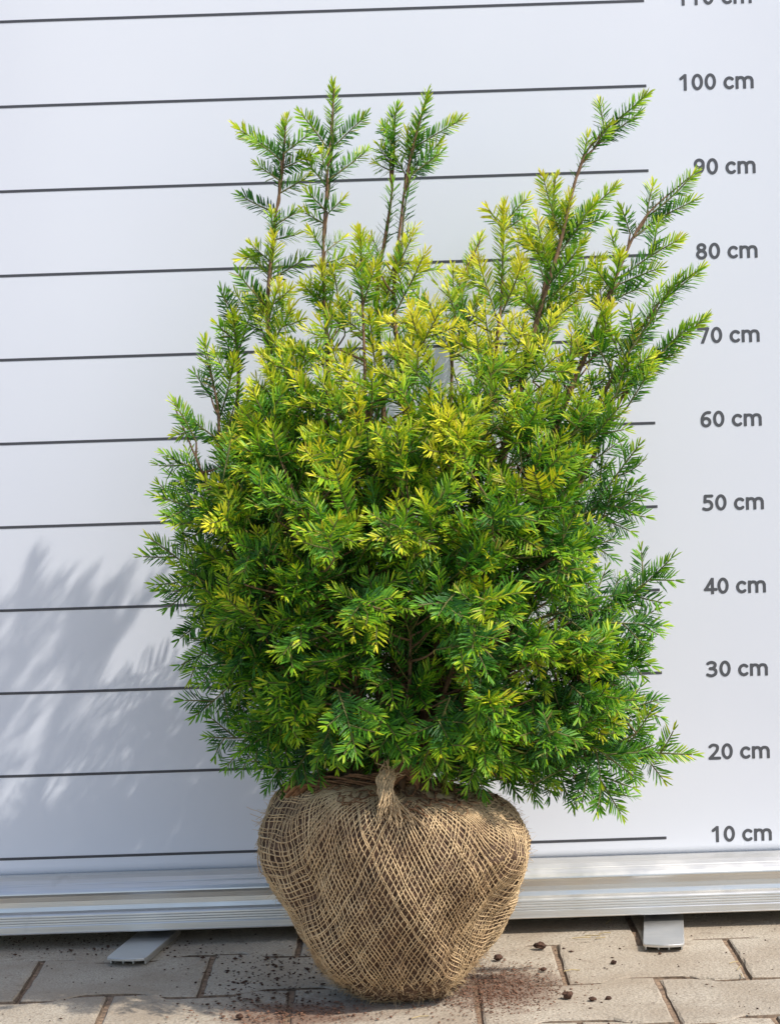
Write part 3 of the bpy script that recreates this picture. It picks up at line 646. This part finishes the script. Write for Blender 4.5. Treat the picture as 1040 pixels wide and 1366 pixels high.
while len(pts) < 330 and tries < 60000:
    tries += 1
    y = RNG.uniform(400, 1030); a, b = span(y); x = RNG.uniform(a+8, b-8)
    if (abs(x-546) < 26 and 800 < y < 1015) or math.hypot(x-590, y-705) < 34 or math.hypot(x-700, y-770) < 26 or math.hypot(x-470, y-760) < 24: continue
    dd = [math.hypot(x-p[0], y-p[1]) for p in clump]; k_ = int(np.argmin(dd))
    if dd[k_] > 40 and RNG.random() < .75: continue
    if x < 540 and y > 1008: continue
    md = 17 if y > 580 else (20 if y > 520 else (25 if y > 460 else 34))
    if all((x-p[0])**2+(y-p[1])**2 > md**2 for p in pts): pts.append((x, y, dd[k_], k_))
for x, y, dist, k_ in pts:
    Y, u = depth(x, y, float(np.interp(dist, [0, 20, 38, 60], [1.14, 1.0, .68, .40]))+RNG.normal(0, .07))
    tip = P(x, y, Y); cx_, cy_ = clump[k_]
    up = np.interp(y, [380, 560, 680, 820, 1000], [1.4, 1.15, .65, .10, -.55])+RNG.normal(0, .3)-(y-cy_)/70
    d = nrm(np.array([u*.7+(x-cx_)/60+RNG.normal(0, .2), -np.interp(y, [380, 560, 800], [.35, .7, .75]), up]))
    L = RNG.uniform(.028, .075)
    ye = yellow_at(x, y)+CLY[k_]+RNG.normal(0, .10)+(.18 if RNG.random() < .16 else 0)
    Nn = np.array([u*.35, -.75, .75])+RNG.normal(0, .22, 3)      # upper face of the spray looks up and outward
    args = (ye, int(RNG.integers(1, 4)), .22 if y > 620 else .40)
    kw = dict(nl=.0162+.0013*RNG.normal(), bend=-.06 if up < .2 else .10, lat=.60, tan=.08 if ye > .6 else .02)
    if dist < 27 and NPART < 150:
        NPART += 1; spray(tip-d*L, tip, *args, Nn=Nn, **kw)
    else:
        inner.spray(tip-d*L, tip, Nn, args[0], args[1], args[2], kw['nl'], kw['bend'], 0, kw['lat'], kw['tan']); inner.link(tip-d*L, .0011)

# inner and rear foliage, too many and too hidden to count
for q in range(1700):
    y = RNG.uniform(360, 1035) if RNG.random() < .82 else RNG.uniform(700, 1035); a, b = span(y); x = RNG.uniform(a+15, b-15)
    if y < 560 and RNG.random() < (.62 if y > 500 else .92): continue
    Yf, u = depth(x, y, -.1 if abs(x-546) < 40 and y > 780 else .55); back = np.interp(y, [360, 560, 1035], [-.16, -.10, -.17])
    Y = RNG.uniform(Yf, back); tip = P(x, y, Y)
    d = nrm(np.array([u*.8+RNG.normal(0, .45), RNG.normal(-.1, .5), np.interp(y, [380, 600, 1000], [1.2, .7, -.35])+RNG.normal(0, .35)])); L = RNG.uniform(.028, .062)
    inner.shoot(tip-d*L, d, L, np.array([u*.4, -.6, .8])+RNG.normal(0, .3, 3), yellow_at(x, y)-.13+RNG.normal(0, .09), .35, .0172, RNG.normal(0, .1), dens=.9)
    inner.link(tip-d*L, .0011)
for q in range(70):                 # fill between the left-hand stems
    y = RNG.uniform(500, 680); x = RNG.uniform(np.interp(y, [430, 680], [335, 270]), 400); tip = P(x, y, RNG.uniform(-.33, -.18))
    d = nrm(np.array([RNG.normal(-.2, .4), RNG.normal(-.2, .4), 1.0])); L = RNG.uniform(.03, .06)
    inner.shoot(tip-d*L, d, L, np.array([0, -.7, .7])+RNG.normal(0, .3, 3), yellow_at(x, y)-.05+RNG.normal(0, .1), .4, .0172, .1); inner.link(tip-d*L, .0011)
for key, c in STEMS.items():         # short side shoots along the stems
    lim = {'a': .50, 'b': .52, 'c': .48, 'd': .48, 'f': .52, 'e': .52, 'g': .52, 'j': .5, 'k': .5, 'n': .45, 'o': .5, 'l': .5, 'm': .55, 'h': .7, 'i': .7}.get(key, .85)
    for t in np.arange(.30, lim, .033):
        p = c[int(t*59)]; tg = nrm(c[min(59, int(t*59)+2)]-p); a = RNG.uniform(0, 6.28)
        d = nrm(tg*.8+.9*np.array([math.cos(a), math.sin(a)*.8-.1, .1])); L = RNG.uniform(.028, .058)
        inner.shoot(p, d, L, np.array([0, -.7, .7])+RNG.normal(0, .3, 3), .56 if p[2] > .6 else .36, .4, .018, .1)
fo = inner.build('inner_foliage', yew, True)
print('shoots', COUNT, 'inner needles', inner.k)

# ------------------------------------------------------------------ soil on the paving
def clod_mesh(r, seed, n=2):
    import bmesh
    bm = bmesh.new(); bmesh.ops.create_icosphere(bm, subdivisions=n, radius=r)
    for v in bm.verts:
        v.co *= 1+.55*mnoise.noise(v.co*(1.5/r)+Vector((seed*7.1, 0, 0))); v.co.z *= .62
    zmin = min(v.co.z for v in bm.verts)
    for v in bm.verts: v.co.z -= zmin
    me = bpy.data.meshes.new('soil_clod'); bm.to_mesh(me); bm.free(); return me
CL = [(720, 1264, .0062, 'dark soil clod lying on a paving joint beside the root ball'), (664, 1279, .0055, 'reddish soil clod close against the foot of the root ball'), (757, 1331, .0060, 'round reddish soil clod below the corner of a paver joint'), (790, 1334, .0038, 'small dark soil clod lying out on a bare paver'),
      (724, 1294, .0035, 'small flat soil clod at the edge of the reddish soil patch'), (811, 1332, .0034, 'tiny soil clod lying alone between two paver joints'), (818, 1284, .0036, 'small dark soil clod on the paver before the straight banner foot'), (320, 1357, .0042, 'small soil clod lying in the sun beyond the ball shadow')]
for i, (x, y, r, lb) in enumerate(CL):
    me = clod_mesh(r, i+1); me.materials.append(M_CLOD); o = bpy.data.objects.new('soil_clod', me); COL.objects.link(o)
    g = G(x, y+2); o.location = (g[0], g[1], .0); o.rotation_euler.z = i*1.3; tag(o, lb, 'soil clod', 'loose soil clods on the paving')
octv = np.array([(1, 0, 0), (-1, 0, 0), (0, 1, 0), (0, -1, 0), (0, 0, 1), (0, 0, -1)], float)
octf = np.array([(0, 2, 4), (2, 1, 4), (1, 3, 4), (3, 0, 4), (2, 0, 5), (1, 2, 5), (3, 1, 5), (0, 3, 5)])
def crumbs(name, label, spots, mat):
    V = []; F = []
    for i, (x, y, r) in enumerate(spots):
        q = octv*r*RNG.uniform(.6, 1.3, (6, 1))*np.array([1.2, 1, .45]); a = RNG.uniform(0, 6.3); c, s = math.cos(a), math.sin(a)
        q = np.column_stack([q[:, 0]*c-q[:, 1]*s, q[:, 0]*s+q[:, 1]*c, q[:, 2]]); q[:, 2] += r*.4
        V.append(q+np.array([x, y, 0])); F.append(octf+6*i)
    return tag(mesh_obj(name, np.concatenate(V), np.concatenate(F), mat), label, 'soil', kind='stuff')
sp = []
g1 = G(668, 1316)
for q in range(4200):
    p = RNG.normal(0, 1, 2); sp.append((g1[0]+p[0]*.040-.012, g1[1]+p[1]*.058, abs(RNG.normal(0, .00065))+.0003))
g2 = G(400, 1352)
for q in range(700):
    p = RNG.normal(0, 1, 2); sp.append((g2[0]+p[0]*.05, g2[1]+p[1]*.022, abs(RNG.normal(0, .0009))+.0004))
crumbs('reddish_soil_litter', 'scatter of crumbled reddish soil spilled beside the root ball', sp, M_RED)
sp = []
for q in range(420):
    g = G(RNG.uniform(300, 420), RNG.uniform(1272, 1345)); sp.append((g[0]+RNG.normal(0, .02), g[1], abs(RNG.normal(0, .0011))+.0006))
for q in range(260):
    g = G(RNG.uniform(0, 300), RNG.uniform(1252, 1278)); sp.append((g[0], g[1], abs(RNG.normal(0, .0009))+.0005))
for q in range(420):
    g = G(RNG.uniform(-60, 1100), RNG.uniform(1235, 1420)); sp.append((g[0], g[1], abs(RNG.normal(0, .0008))+.0004))
crumbs('dark_soil_litter', 'fine dark soil crumbs scattered thinly over the whole paving', sp, M_CLOD)
st = Buf()
for (x, y, a, L) in ((775, 1252, .1, .022), (790, 1249, -.2, .018), (800, 1252, .3, .012), (762, 1296, .15, .018), (806, 1246, .2, .015), (812, 1230, 1.2, .03), (985, 1292, 1.2, .02), (978, 1285, .5, .012), (988, 1302, 1.5, .018), (560, 1358, .4, .02)):
    g = G(x, y); d = np.array([math.cos(a), math.sin(a), 0]); st.tube([g-d*L/2+(0, 0, .0009), g+(0, 0, .0016)+RNG.normal(0, .0004, 3), g+d*L/2+(0, 0, .0009)], .0006, 4)
v_, f_ = st.arrays(); tag(mesh_obj('straw_litter', v_, f_, M_STRAW), 'thin dry straw bits lying on the pavers by the banner base', 'straw', kind='stuff')
